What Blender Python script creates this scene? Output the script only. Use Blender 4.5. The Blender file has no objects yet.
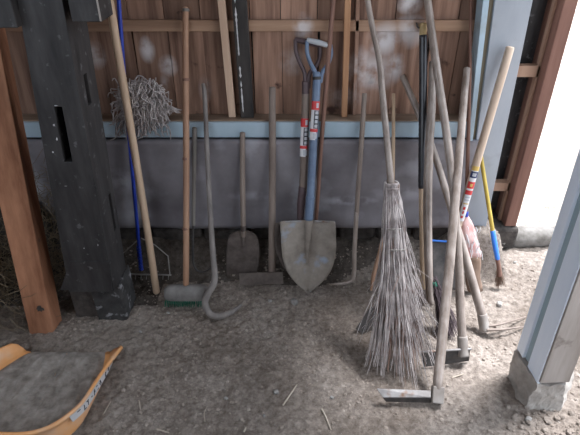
import bpy, bmesh, math, random
from mathutils import Vector, Matrix, noise
random.seed(7)
PI = math.pi
sc = bpy.context.scene
COL = sc.collection

# ------------------------------------------------------------------ camera
F, PITCH, H = 520.0, math.radians(31.3), 1.40
cd = bpy.data.cameras.new('camera'); cam = bpy.data.objects.new('camera', cd); COL.objects.link(cam)
cam.location = (0, 0, H); cam.rotation_euler = (PI/2 - PITCH, 0, 0)
cd.sensor_width = 36.0; cd.lens = F/580*36.0; cd.clip_start = .02
sc.camera = cam

# ------------------------------------------------------------------ world, sun, exposure
w = bpy.data.worlds.new('sky'); sc.world = w; w.use_nodes = True
bg = w.node_tree.nodes['Background']
bg.inputs[0].default_value = (.80, .89, 1.0, 1); bg.inputs[1].default_value = 3.8
sd = bpy.data.lights.new('sun', 'SUN'); sd.energy = 13.0; sd.angle = math.radians(17); sd.color = (.97, .975, 1)
so = bpy.data.objects.new('sun', sd); COL.objects.link(so)
so.rotation_euler = Vector((.30, .22, .93)).to_track_quat('Z', 'Y').to_euler()
sc.view_settings.view_transform = 'Standard'; sc.view_settings.look = 'None'
sc.view_settings.gamma = 1; sc.view_settings.use_curve_mapping = False
sc.view_settings.exposure = -0.32
try:
    sc.cycles.use_denoising = True
    sc.cycles.max_bounces = 8; sc.cycles.diffuse_bounces = 5
except Exception: pass

# ------------------------------------------------------------------ pixel measurements -> real points
CP, SP = math.cos(PITCH), math.sin(PITCH)
def ray(px, py):
    a = (px-290)/F; b = -(py-217.5)/F
    return Vector((a, CP + b*SP, -SP + b*CP))
O = Vector((0, 0, H))
def P(px, py, Y):  d = ray(px, py); return O + d*(Y/d.y)
def G(px, py, z=0): d = ray(px, py); return O + d*((z-H)/d.z)
def RP(px, py, p0, n): d = ray(px, py); return O + d*((p0-O).dot(n)/d.dot(n))
def Yg(py, z=0): return G(290, py, z).y
def lean(py_bottom, py_top, Ytop, zb=0):                # leaning plane Y = Yb + k z
    Yb = Yg(py_bottom, zb); zt = P(290, py_top, Ytop).z
    k = (Ytop-Yb)/(zt-zb); return (Yb-k*zb, k)
def L(px, py, ln):
    d = ray(px, py); t = (ln[0]+ln[1]*H)/(d.y-ln[1]*d.z); return O + d*t

# ------------------------------------------------------------------ mesh helpers
def link(name, verts, faces, mat, parent=None, smooth=False, mats=None, fm=None):
    base = parent['_b'] if parent is not None and '_b' in parent else (0, 0, 0)
    b = Vector(base)
    me = bpy.data.meshes.new(name)
    me.from_pydata([tuple(Vector(v)-b) for v in verts], [], faces); me.update()
    for m in (mats or [mat]): me.materials.append(m)
    if fm: me.polygons.foreach_set('material_index', fm)
    if smooth: me.polygons.foreach_set('use_smooth', [True]*len(me.polygons))
    bm = bmesh.new(); bm.from_mesh(me); bmesh.ops.recalc_face_normals(bm, faces=bm.faces); bm.to_mesh(me); bm.free()
    o = bpy.data.objects.new(name, me); COL.objects.link(o)
    if parent is not None: o.parent = parent; 
    if parent is not None and '_b' in parent: o['_b'] = base
    return o
def thing(name, base, label, cat, group=None):
    o = bpy.data.objects.new(name, None); COL.objects.link(o)
    o.location = base; o['_b'] = tuple(base); o['label'] = label; o['category'] = cat
    o.empty_display_size = .05
    if group: o['group'] = group
    return o
def tag(o, label, cat, group=None):
    o['label'] = label; o['category'] = cat
    if group: o['group'] = group
    return o
def rebase(o, p):                                       # move a single-mesh thing's origin to its base
    p = Vector(p); o.data.transform(Matrix.Translation(-p)); o.location = p; return o
def struct(o): o['kind'] = 'structure'; return o
def stuff(o): o['kind'] = 'stuff'; return o
def bevel(o, wdt, seg=2):
    m = o.modifiers.new('bevel', 'BEVEL'); m.width = wdt; m.segments = seg; m.limit_method = 'ANGLE'; return o

def smoothpath(pts, sub=4):
    pts = [Vector(p) for p in pts]
    if len(pts) < 3: return pts
    out = []
    q = [pts[0]*2-pts[1]] + pts + [pts[-1]*2-pts[-2]]
    for i in range(1, len(q)-2):
        for s in range(sub):
            t = s/sub; a, b, c, d = q[i-1], q[i], q[i+1], q[i+2]
            out.append(.5*((2*b)+(c-a)*t+(2*a-5*b+4*c-d)*t*t+(3*b-a-3*c+d)*t**3))
    out.append(pts[-1]); return out
def tube_geo(V, Fc, pts, radii, n=10, flat=1.0, wob=0, cap=True, up=Vector((0, -1, 0))):
    pts = [Vector(p) for p in pts]; N = len(pts)
    if not hasattr(radii, '__len__'): radii = [radii]*2
    rr = []
    for i in range(N):
        t = i/(N-1)*(len(radii)-1); k = min(int(t), len(radii)-2); rr.append(radii[k]+(radii[k+1]-radii[k])*(t-k))
    b0 = len(V); prev = None
    for i in range(N):
        d = (pts[min(i+1, N-1)]-pts[max(i-1, 0)])
        d = d.normalized() if d.length > 1e-9 else Vector((0, 0, 1))
        u = prev if prev is not None else up
        u = u - d*u.dot(d)
        if u.length < 1e-4: u = Vector((1, 0, 0)) - d*d.x
        u.normalize(); prev = u; s = d.cross(u)
        for j in range(n):
            a = 2*PI*j/n; r = rr[i]
            if wob: r *= 1+wob*noise.noise(Vector((pts[i].x*40+math.cos(a), pts[i].y*40+math.sin(a), pts[i].z*25)))
            V.append(pts[i] + u*(math.cos(a)*r*flat) + s*(math.sin(a)*r))
    for i in range(N-1):
        for j in range(n):
            a = b0+i*n+j; b = b0+i*n+(j+1) % n
            Fc.append((a, b, b+n, a+n))
    if cap:
        Fc.append(tuple(b0+j for j in range(n))[::-1]); Fc.append(tuple(b0+(N-1)*n+j for j in range(n)))
def tube(name, pts, radii, mat, parent=None, n=12, sub=4, flat=1.0, wob=0, smooth=True, rnd=True):
    p = smoothpath(pts, sub) if len(pts) > 2 else [Vector(pts[0]).lerp(Vector(pts[1]), i/12) for i in range(13)]
    if not hasattr(radii, '__len__'): radii = [radii, radii]
    V, Fc = [], []
    if rnd:                                             # softly rounded ends
        r0, r1 = radii[0], radii[-1]
        d0 = (p[0]-p[1]).normalized(); d1 = (p[-1]-p[-2]).normalized()
        N = len(p); rr = []
        for i in range(N):
            t = i/(N-1)*(len(radii)-1); k = min(int(t), len(radii)-2); rr.append(radii[k]+(radii[k+1]-radii[k])*(t-k))
        p = [p[0]+d0*r0*.35, p[0]+d0*r0*.22] + p + [p[-1]+d1*r1*.22, p[-1]+d1*r1*.35]
        rr = [r0*.55, r0*.88]+rr+[r1*.88, r1*.55]
        tube_geo(V, Fc, p, rr, n, flat, wob)
    else: tube_geo(V, Fc, p, radii, n, flat, wob)
    return link(name, V, Fc, mat, parent, smooth)
def hexa(name, c8, mat, parent=None, bev=0):            # 8 corners: 4 bottom (ccw), 4 top
    f = [(0, 3, 2, 1), (4, 5, 6, 7), (0, 1, 5, 4), (1, 2, 6, 5), (2, 3, 7, 6), (3, 0, 4, 7)]
    o = link(name, c8, f, mat, parent)
    if bev: bevel(o, bev)
    return o
def box(name, x0, x1, y0, y1, z0, z1, mat, parent=None, bev=0, shear=0):
    return hexa(name, [(x0, y0, z0), (x1, y0, z0), (x1, y1, z0), (x0, y1, z0), (x0+shear, y0, z1), (x1+shear, y0, z1), (x1+shear, y1, z1), (x0+shear, y1, z1)], mat, parent, bev)
def slab(name, poly, n, th, mat, parent=None, bev=0):   # planar polygon extruded backwards along -n
    n = Vector(n).normalized(); k = len(poly)
    V = [Vector(p) for p in poly]+[Vector(p)-n*th for p in poly]
    Fc = [tuple(range(k)), tuple(range(2*k-1, k-1, -1))]+[(i, (i+1) % k, k+(i+1) % k, k+i) for i in range(k)]
    o = link(name, V, Fc, mat, parent)
    if bev: bevel(o, bev, 1)
    return o
def fbm(x, y, z=0, oct=4): return noise.fractal(Vector((x, y, z)), 1.0, 2.0, oct)

# ------------------------------------------------------------------ materials
def M(name, c1, c2, rough=.75, scale=8, stretch=(1, 1, 1), bump=.25, metal=0, spot=None, spot_scale=6, spot_lo=.58, spot_hi=.68, rnd=0, dist=.002, spec=.4):
    m = bpy.data.materials.new(name); m.use_nodes = True; nt = m.node_tree; N = nt.nodes; K = nt.links
    b = N['Principled BSDF']; b.inputs['Roughness'].default_value = rough; b.inputs['Metallic'].default_value = metal
    b.inputs['Specular IOR Level'].default_value = spec
    tc = N.new('ShaderNodeTexCoord'); mp = N.new('ShaderNodeMapping'); mp.inputs['Scale'].default_value = stretch
    K.new(tc.outputs['Object'], mp.inputs['Vector'])
    vec = mp.outputs['Vector']; oi = None
    if rnd:
        oi = N.new('ShaderNodeObjectInfo'); ad = N.new('ShaderNodeVectorMath'); ad.operation = 'ADD'
        sc_ = N.new('ShaderNodeVectorMath'); sc_.operation = 'SCALE'; sc_.inputs[0].default_value = (13, 7, 5)
        K.new(oi.outputs['Random'], sc_.inputs['Scale']); K.new(vec, ad.inputs[0]); K.new(sc_.outputs[0], ad.inputs[1]); vec = ad.outputs[0]
    ns = N.new('ShaderNodeTexNoise'); ns.inputs['Scale'].default_value = scale; ns.inputs['Detail'].default_value = 8; ns.inputs['Roughness'].default_value = .62
    K.new(vec, ns.inputs['Vector'])
    cr = N.new('ShaderNodeValToRGB'); cr.color_ramp.elements[0].position = .32; cr.color_ramp.elements[1].position = .68
    cr.color_ramp.elements[0].color = (*c1, 1); cr.color_ramp.elements[1].color = (*c2, 1)
    K.new(ns.outputs['Fac'], cr.inputs['Fac']); out = cr.outputs['Color']
    if spot:
        n2 = N.new('ShaderNodeTexNoise'); n2.inputs['Scale'].default_value = spot_scale; n2.inputs['Detail'].default_value = 6
        K.new(tc.outputs['Object'], n2.inputs['Vector'])
        r2 = N.new('ShaderNodeMapRange'); r2.inputs['From Min'].default_value = spot_lo; r2.inputs['From Max'].default_value = spot_hi
        K.new(n2.outputs['Fac'], r2.inputs['Value'])
        mx = N.new('ShaderNodeMix'); mx.data_type = 'RGBA'; K.new(r2.outputs[0], mx.inputs['Factor']); K.new(out, mx.inputs['A']); mx.inputs['B'].default_value = (*spot, 1); out = mx.outputs['Result']
    if rnd:
        hv = N.new('ShaderNodeHueSaturation'); mr = N.new('ShaderNodeMapRange'); mr.inputs['To Min'].default_value = 1-rnd; mr.inputs['To Max'].default_value = 1+rnd
        K.new(oi.outputs['Random'], mr.inputs['Value']); K.new(mr.outputs[0], hv.inputs['Value']); K.new(out, hv.inputs['Color']); out = hv.outputs['Color']
    K.new(out, b.inputs['Base Color'])
    if bump:
        bp = N.new('ShaderNodeBump'); bp.inputs['Strength'].default_value = bump; bp.inputs['Distance'].default_value = dist
        K.new(ns.outputs['Fac'], bp.inputs['Height']); K.new(bp.outputs[0], b.inputs['Normal'])
    return m
GR = (1, 1, .06)
m_board = M('wall_board_wood', (.10, .052, .036), (.355, .215, .155), .8, 30, (1, 1, .055), .5, rnd=.30, spot=(.06, .03, .022), spot_scale=11, spot_lo=.66, spot_hi=.72)
m_rail = M('rail_wood', (.20, .115, .075), (.38, .245, .165), .8, 22, (.07, 1, 1), .3)
m_stud = M('stud_wood', (.42, .28, .20), (.62, .46, .35), .75, 24, GR, .25, spot=(.12, .07, .05), spot_scale=22, spot_lo=.7, spot_hi=.74)
m_lath = M('lath_wood', (.30, .15, .08), (.48, .27, .15), .75, 24, GR, .25)
m_tar = M('tarred_wood', (.013, .012, .013), (.050, .047, .048), .6, 22, (1, 1, .2), .7, spot=(.16, .16, .165), spot_scale=34, spot_lo=.62, spot_hi=.76)
m_tarp = M('tarred_wood_paint_streak', (.016, .014, .014), (.055, .048, .045), .7, 18, (1, 1, .25), .4)
m_streak = M('old_white_paint', (.42, .42, .44), (.62, .62, .63), .8, 30)
m_timber = M('orange_timber', (.18, .070, .034), (.46, .22, .125), .75, 18, (1, 1, .09), .3, spot=(.16, .10, .07), spot_scale=9, spot_lo=.66, spot_hi=.74)
m_jamb = M('jamb_wood', (.10, .042, .030), (.225, .115, .085), .7, 14, (1, 1, .08), .3)
m_jambstop = M('jamb_stop_wood', (.27, .16, .11), (.36, .23, .16), .7, 14, (1, 1, .08), .2)
m_blue = M('pale_blue_paint', (.30, .40, .47), (.42, .52, .60), .6, 5, (1, 1, .3), .12, spot=(.25, .26, .26), spot_scale=7, spot_lo=.62, spot_hi=.78)
m_corner = M('grey_blue_post_paint', (.24, .265, .30), (.33, .355, .395), .65, 5, (1, 1, .3), .12, spot=(.22, .225, .225), spot_scale=7, spot_lo=.6, spot_hi=.78)
m_blue2 = M('pale_blue_door_paint', (.66, .74, .86), (.80, .86, .94), .5, 6, (1, 1, .3), .1)
m_teal = M('grey_green_groove', (.24, .32, .36), (.34, .42, .46), .6, 9, (1, 1, .2), .2)
m_gapw = M('bare_brown_edge', (.12, .10, .07), (.25, .21, .14), .8, 20, (1, 1, .1), .3)
m_weath = M('weathered_board', (.20, .17, .15), (.36, .33, .31), .85, 14, (1, 1, .12), .5, spot=(.09, .07, .06), spot_scale=12, spot_lo=.62, spot_hi=.72)
m_stone = M('footing_stone', (.24, .215, .195), (.40, .37, .34), .9, 18, bump=1, dist=.006, spot=(.16, .14, .12), spot_scale=9, spot_lo=.58, spot_hi=.7)
m_stoned = M('dark_footing_stone', (.022, .021, .021), (.06, .057, .057), .9, 22, bump=.8, dist=.006, spot=(.24, .24, .25), spot_scale=28, spot_lo=.58, spot_hi=.68)
m_conc = M('foundation_panel', (.135, .123, .134), (.245, .230, .248), .8, 4, (1, 1, 1), .3, dist=.004, spot=(.37, .37, .40), spot_scale=5, spot_lo=.58, spot_hi=.78)
m_ledge = M('ledge_wood', (.16, .11, .08), (.30, .22, .16), .85, 16, (.08, 1, 1), .3)
m_earth = M('packed_earth', (.03, .026, .023), (.085, .072, .066), .95, 30, bump=1, dist=.006)
m_log = M('concrete_kerb', (.10, .09, .08), (.25, .235, .22), .9, 16, bump=1, dist=.005)
m_pale = M('pale_ash_handle', (.46, .32, .215), (.58, .43, .31), .5, 20, GR, .12)
m_label_handle = M('tan_handle', (.44, .33, .25), (.56, .45, .36), .5, 20, GR, .12)
m_grey = M('weathered_handle', (.16, .122, .10), (.40, .34, .305), .34, 22, GR, .2, spec=.6)
m_branch = M('grey_branch', (.12, .105, .10), (.25, .225, .21), .6, 22, GR, .2)
m_grey2 = M('grey_dark_handle', (.13, .115, .105), (.24, .22, .20), .55, 22, GR, .2)
m_dim = M('old_brown_handle', (.14, .105, .088), (.26, .21, .18), .6, 22, GR, .2)
m_red = M('reddish_cane', (.13, .062, .045), (.24, .13, .095), .55, 20, GR, .2)
m_bamboo = M('bamboo_handle', (.27, .145, .09), (.40, .24, .155), .5, 14, GR, .12)
m_light = M('light_stick', (.42, .30, .20), (.56, .42, .30), .6, 22, GR, .15)
m_iron = M('dark_iron', (.035, .034, .036), (.10, .09, .085), .6, 22, bump=.3, metal=.3)
m_rust = M('rusted_iron', (.07, .055, .05), (.17, .14, .125), .75, 20, bump=.5, metal=.2)
m_steel = M('worn_steel', (.17, .155, .15), (.36, .35, .35), .55, 18, bump=.3, metal=.15, spot=(.20, .12, .08), spot_scale=24, spot_lo=.55, spot_hi=.7)
m_blade = M('muddy_shovel_blade', (.17, .145, .125), (.40, .355, .31), .6, 9, bump=.35, metal=.25, spot=(.30, .36, .46), spot_scale=7, spot_lo=.52, spot_hi=.60)
m_benam = M('blue_enamel', (.09, .13, .21), (.16, .22, .32), .38, 12, bump=.1, spot=(.30, .28, .27), spot_scale=20, spot_lo=.66, spot_hi=.74)
m_purp = M('brown_enamel', (.055, .035, .04), (.11, .075, .08), .45, 12, bump=.1)
m_grip = M('grey_plastic_grip', (.33, .35, .38), (.45, .47, .50), .45, 10, bump=.05)
m_brblue = M('bright_blue_paint', (.01, .03, .30), (.02, .06, .45), .4, 12, bump=.05)
m_sky = M('blue_tape', (.03, .17, .70), (.06, .26, .85), .45, 12, bump=.05)
m_yel = M('yellow_paint', (.38, .27, .04), (.56, .42, .09), .45, 12, bump=.05)
m_endw = M('yellowish_wood', (.32, .23, .11), (.44, .33, .17), .6, 20, GR, .1)
m_tape = M('black_tape', (.012, .013, .017), (.035, .036, .045), .32, 30, bump=.2, spec=.6)
m_navy = M('navy_ink', (.02, .03, .09), (.03, .04, .12), .5, 12, bump=0)
m_white = M('white_sticker', (.60, .60, .62), (.72, .72, .74), .45, 12, bump=0)
m_redp = M('red_sticker', (.50, .03, .035), (.60, .05, .05), .45, 12, bump=0)
m_ink = M('black_sticker', (.02, .02, .025), (.05, .05, .06), .45, 12, bump=0)
m_glyph = M('grey_glyph', (.40, .42, .46), (.50, .52, .56), .45, 12, bump=0)
m_gold = M('gold_ink', (.55, .38, .10), (.65, .45, .14), .45, 12, bump=0)
m_felt = M('dusty_broom_block', (.13, .12, .115), (.24, .23, .22), .9, 20, bump=.5)
m_green = M('green_bristle', (.008, .09, .055), (.015, .15, .095), .6, 12, bump=0)
m_mop = M('mop_yarn', (.22, .19, .185), (.62, .57, .56), .95, 30, bump=.4)
m_twig = M('besom_twigs', (.20, .165, .16), (.56, .51, .50), .6, 30, (1, 1, .3), .3)
m_twig2 = M('reddish_twigs', (.22, .13, .10), (.36, .25, .20), .7, 20, (1, 1, .3), .3)
m_pink = M('pink_cord_bristles', (.62, .28, .26), (.80, .62, .60), .8, 40, (1, 1, .3), .3)
m_bris = M('brown_bristles', (.14, .09, .065), (.28, .19, .14), .85, 30, (1, 1, .2), .3)
m_dbris = M('dark_bristles', (.045, .03, .035), (.12, .09, .10), .8, 30, (1, 1, .2), .3)
m_orange = M('orange_plastic', (.70, .30, .10), (.82, .44, .20), .42, 7, bump=.06, spot=(.52, .38, .30), spot_scale=7, spot_lo=.52, spot_hi=.75)
m_band = M('worn_grey_band', (.40, .42, .46), (.56, .52, .50), .6, 14, bump=.1)
m_mud = M('dried_mud', (.17, .150, .132), (.40, .365, .335), .95, 26, bump=1, dist=.006)
m_straw = M('dark_straw', (.10, .075, .05), (.22, .17, .11), .9, 20, bump=.2)
m_strawl = M('pale_straw', (.40, .335, .27), (.54, .47, .40), .8, 20, bump=.2)
m_peb = M('pebble_stone', (.20, .19, .18), (.42, .40, .38), .85, 14, bump=.4, rnd=.3)
m_wire = M('grey_wire', (.30, .28, .26), (.42, .40, .38), .5, 12, metal=.5, bump=.1)
m_roof = M('roof_boards', (.12, .075, .05), (.22, .15, .10), .9, 12, (1, .1, 1), .2)

def chalk(m, blobs, col=(.60, .57, .58)):
    nt = m.node_tree; N = nt.nodes; K = nt.links; b = N['Principled BSDF']
    src = b.inputs['Base Color'].links[0].from_socket
    tc = N.new('ShaderNodeTexCoord'); acc = None
    for (x, z, rx, rz, st) in blobs:
        sb = N.new('ShaderNodeVectorMath'); sb.operation = 'SUBTRACT'; sb.inputs[1].default_value = (x, 0, z); K.new(tc.outputs['Object'], sb.inputs[0])
        ml = N.new('ShaderNodeVectorMath'); ml.operation = 'MULTIPLY'; ml.inputs[1].default_value = (1/rx, 0, 1/rz); K.new(sb.outputs[0], ml.inputs[0])
        ln_ = N.new('ShaderNodeVectorMath'); ln_.operation = 'LENGTH'; K.new(ml.outputs[0], ln_.inputs[0])
        mr = N.new('ShaderNodeMapRange'); mr.inputs['From Min'].default_value = 1; mr.inputs['From Max'].default_value = .25; mr.inputs['To Max'].default_value = st; K.new(ln_.outputs['Value'], mr.inputs['Value'])
        if acc is None: acc = mr.outputs[0]
        else:
            mx = N.new('ShaderNodeMath'); mx.operation = 'MAXIMUM'; K.new(acc, mx.inputs[0]); K.new(mr.outputs[0], mx.inputs[1]); acc = mx.outputs[0]
    ns = N.new('ShaderNodeTexNoise'); ns.inputs['Scale'].default_value = 16; ns.inputs['Detail'].default_value = 8; K.new(tc.outputs['Object'], ns.inputs['Vector'])
    r = N.new('ShaderNodeMapRange'); r.inputs['From Min'].default_value = .34; r.inputs['From Max'].default_value = .56; K.new(ns.outputs['Fac'], r.inputs['Value'])
    mu = N.new('ShaderNodeMath'); mu.operation = 'MULTIPLY'; K.new(acc, mu.inputs[0]); K.new(r.outputs[0], mu.inputs[1])
    mix = N.new('ShaderNodeMix'); mix.data_type = 'RGBA'; K.new(mu.outputs[0], mix.inputs['Factor']); K.new(src, mix.inputs['A']); mix.inputs['B'].default_value = (*col, 1)
    K.new(mix.outputs['Result'], b.inputs['Base Color'])
def cb(px, py, rx, ry, st, Y=1.98):
    p = P(px, py, Y); return (p.x, p.z, rx/F*1.95, ry/F*1.95*1.15, st)
CH = [cb(147, 50, 9, 13, 1), cb(168, 66, 11, 11, .9), cb(165, 85, 6, 12, .5), cb(95, 55, 12, 14, .7), cb(385, 40, 20, 18, 1), cb(410, 32, 18, 16, .9), cb(372, 72, 34, 20, .8), cb(395, 68, 12, 16, 1), cb(410, 4, 14, 10, .9),
      cb(303, 26, 12, 12, .8), cb(292, 62, 16, 14, .4), cb(362, 60, 14, 14, .6), cb(350, 95, 30, 14, .35), cb(205, 90, 8, 14, .35)]
chalk(m_board, CH); chalk(m_rail, CH)
chalk(m_conc, [cb(350, 197, 34, 6, 1, 1.92), cb(250, 192, 26, 6, .5, 1.92), cb(125, 178, 20, 16, .6, 1.92), cb(400, 190, 40, 10, .5, 1.92), cb(440, 170, 30, 26, .35, 1.92)], (.42, .42, .46))

# ground material: dirt colours at three sizes
def ground_mat(name, k):
    m = bpy.data.materials.new(name); m.use_nodes = True; nt = m.node_tree; N = nt.nodes; K = nt.links
    b = N['Principled BSDF']; b.inputs['Roughness'].default_value = .95; b.inputs['Specular IOR Level'].default_value = .15
    tc = N.new('ShaderNodeTexCoord')
    def nz(s, d=8, r=.65):
        n = N.new('ShaderNodeTexNoise'); n.inputs['Scale'].default_value = s; n.inputs['Detail'].default_value = d; n.inputs['Roughness'].default_value = r
        K.new(tc.outputs['Object'], n.inputs['Vector']); return n.outputs['Fac']
    def ramp(f, a, ca, b_, cb):
        r = N.new('ShaderNodeValToRGB'); e = r.color_ramp.elements
        e[0].position = a; e[0].color = (*ca, 1); e[1].position = b_; e[1].color = (*cb, 1); K.new(f, r.inputs['Fac']); return r.outputs['Color']
    big = ramp(nz(2.3), .35, tuple(c*k for c in (.222, .182, .152)), .66, tuple(c*k for c in (.395, .345, .305)))
    fine = ramp(nz(55, 9, .74), .33, (.45, .43, .42), .62, (1.12, 1.12, 1.13))
    mx = N.new('ShaderNodeMix'); mx.data_type = 'RGBA'; mx.blend_type = 'MULTIPLY'; mx.inputs['Factor'].default_value = 1
    K.new(big, mx.inputs['A']); K.new(fine, mx.inputs['B'])
    sp = ramp(nz(130, 3), .68, (0, 0, 0), .74, (1, 1, 1))
    m2 = N.new('ShaderNodeMix'); m2.data_type = 'RGBA'; K.new(sp, m2.inputs['Factor']); K.new(mx.outputs['Result'], m2.inputs['A']); m2.inputs['B'].default_value = (.42*k, .40*k, .38*k, 1)
    K.new(m2.outputs['Result'], b.inputs['Base Color'])
    bp = N.new('ShaderNodeBump'); bp.inputs['Strength'].default_value = 1; bp.inputs['Distance'].default_value = .009
    K.new(nz(85, 9, .78), bp.inputs['Height']); K.new(bp.outputs[0], b.inputs['Normal'])
    return m
m_ground = ground_mat('dirt_floor', 1.0)
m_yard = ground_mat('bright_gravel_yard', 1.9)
m_crumb = ground_mat('dry_soil_crumbs', 1.35)
m_shade_soil = ground_mat('shaded_dark_soil', .42)  # same dirt darkened: shade under the ledge put into the colour

# ------------------------------------------------------------------ ground with relief
def sstep(a, b, x): t = max(0, min(1, (x-a)/(b-a))); return t*t*(3-2*t)
def hg(x, y):
    h = .010*fbm(x*2.6, y*2.6, 3) + .007*fbm(x*11, y*11, 9) + .0055*fbm(x*34, y*34, 5, 4)
    r = 1-abs(noise.noise(Vector((x*26, y*26, 1.7)))); h += .0045*(r**3)+.004*max(0, noise.noise(Vector((x*70, y*70, 2.2))))
    h -= .008
    if x < 1.0:
        lump = .5+.5*noise.noise(Vector((x*5, y*5, 8)))
        rock = noise.noise(Vector((x*16, y*16, 2)))*.012
        fade = 1-sstep(.88, .97, x); rt = sstep(.62, .78, x)
        h += sstep(1.74+.01*rt, 1.95-.09*rt, y)*(.10+.04*lump+rock+.075*rt)*fade
    return h
xs = [-6, -5, -4, -3.2, -2.6, -2.1, -1.7, -1.45] + [-1.30+.0085*i for i in range(int(2.75/.0085))] + [1.5, 1.7, 2, 2.4, 3, 4, 5.5, 8, 12, 20]
ys = [-8, -6, -4, -2.5, -1.5, -.8, -.2, .3, .6, .75] + [.86+.0085*i for i in range(int(1.32/.0085))] + [2.25, 2.35, 2.5, 2.7, 3, 3.5, 4.2, 5, 7, 10, 15, 25]
V = [(x, y, hg(x, y)) for y in ys for x in xs]; nx = len(xs)
Fc = [(j*nx+i, j*nx+i+1, (j+1)*nx+i+1, (j+1)*nx+i) for j in range(len(ys)-1) for i in range(nx-1)]
fm = [1 if (xs[i] > 1.28 or ys[j] > 2.16) else (2 if ys[j] > 1.76+.05*noise.noise(Vector((xs[i]*5, ys[j]*5, 0)))+.25*sstep(.15, .7, xs[i]) or (xs[i] < -.55 and ys[j] > 1.62+.06*noise.noise(Vector((xs[i]*6, ys[j]*6, 0)))) else 0) for j in range(len(ys)-1) for i in range(nx-1)]  # darkest faces paint in the shade along the wall foot and left corner
g = struct(link('ground', V, Fc, None, None, True, mats=[m_ground, m_yard, m_shade_soil], fm=fm))
# grit and clods: nobody could count them
V, Fc = [], []
def clod(V, Fc, c, r, sq=.6):
    b0 = len(V); ph = (1+5**.5)/2
    iv = [(-1, ph, 0), (1, ph, 0), (-1, -ph, 0), (1, -ph, 0), (0, -1, ph), (0, 1, ph), (0, -1, -ph), (0, 1, -ph), (ph, 0, -1), (ph, 0, 1), (-ph, 0, -1), (-ph, 0, 1)]
    q = Matrix.Rotation(random.random()*6, 3, Vector((random.random(), random.random(), 1)).normalized())
    for v in iv:
        v = q @ Vector(v); v = v.normalized()*r*random.uniform(.75, 1.2); v.z *= sq; V.append(Vector(c)+v)
    for f in ((0, 11, 5), (0, 5, 1), (0, 1, 7), (0, 7, 10), (0, 10, 11), (1, 5, 9), (5, 11, 4), (11, 10, 2), (10, 7, 6), (7, 1, 8), (3, 9, 4), (3, 4, 2), (3, 2, 6), (3, 6, 8), (3, 8, 9), (4, 9, 5), (2, 4, 11), (6, 2, 10), (8, 6, 7), (9, 8, 1)):
        Fc.append(tuple(b0+i for i in f))
for i in range(15000):
    x = random.uniform(-1.2, 1.15); y = random.uniform(.9, 1.90)
    if -1.1 < x < -.57 and y < 1.40: continue
    if noise.noise(Vector((x*4, y*4, 0))) < random.uniform(-.5, .25): continue
    r = .0010+.0072*random.random()**5; clod(V, Fc, (x, y, hg(x, y)+r*.15), r)
tag(stuff(link('soil_crumbs', V, Fc, m_crumb)), 'loose crumbs of soil and grit over the dirt floor', 'soil')

# ------------------------------------------------------------------ shed shell
YB = 1.985                                             # front of the wall boards
wall = struct(box('wall_back', -1.75, .86, YB+.02, YB+.06, -.2, 2.42, m_tar))
seams = [-30, 5, 40, 76, 106, 139, 173, 207, 254, 283, 318, 353, 392, 425, 452, 480, 512]
def bx(px, py=75): return P(px, py, YB).x
for k in range(-3, 0):
    x0 = bx(-30)+k*.14
    box('board', x0+.002, x0+.138, YB, YB+.018, .66, 2.40, m_board, wall)
for a, b in zip(seams[:-1], seams[1:]):
    x0, x1 = bx(a), bx(b); dy = random.uniform(-.003, .003)
    # lower board below the rail and upper board above it
    t = random.uniform(-.006, .006)
    hexa('board', [(x0+.0015, YB+dy, .66), (x1-.0015, YB+dy, .66), (x1-.0015, YB+.018, .66), (x0+.0015, YB+.018, .66),
                   (x0+.0015+t, YB+dy, 1.01), (x1-.0015+t, YB+dy, 1.01), (x1-.0015+t, YB+.018, 1.01), (x0+.0015+t, YB+.018, 1.01)], m_board, wall)
    dy = random.uniform(-.003, .003)+.004; x0 -= .008; x1 -= .008
    hexa('board', [(x0+.0015, YB+dy, 1.012), (x1-.0015, YB+dy, 1.012), (x1-.0015, YB+.018, 1.012), (x0+.0015, YB+.018, 1.012),
                   (x0+.0015, YB+dy, 2.40), (x1-.0015, YB+dy, 2.40), (x1-.0015, YB+.018, 2.40), (x0+.0015, YB+.018, 2.40)], m_board, wall)
zt, zb_ = P(290, 20, 1.97).z, P(290, 31.5, 1.97).z
rail = struct(box('trim_1', -1.75, .70, 1.968, YB-.001, zb_, zt, m_rail)); bevel(rail, .002)
ledge = struct(box('trim_2', -1.75, .70, 1.918, YB+.02, .652, .676, m_ledge)); bevel(ledge, .004)
fas = struct(box('trim_3', -1.75, .695, 1.908, 1.93, .607, .670, m_blue)); bevel(fas, .003)
# foundation panel, uneven face
V, Fc = [], []; nxp, nzp = 120, 26
for j in range(nzp+1):
    for i in range(nxp+1):
        x = -1.75+2.5*i/nxp; z = .208+.392*j/nzp
        V.append((x, 1.927+.006*fbm(x*4, z*4, 6)-.014*(1-sstep(.22, .30, z+.02*noise.noise(Vector((x*3, 0, 0))))), z+(.006*noise.noise(Vector((x*9, 1, 1))) if j == 0 else 0)))
for j in range(nzp):
    for i in range(nxp): a = j*(nxp+1)+i; Fc.append((a, a+1, a+nxp+2, a+nxp+1))
pn = link('wall_foundation', V, Fc, m_conc, None, True); pn.modifiers.new('s', 'SOLIDIFY').thickness = .04; pn.modifiers['s'].offset = -1; struct(pn)
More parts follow.
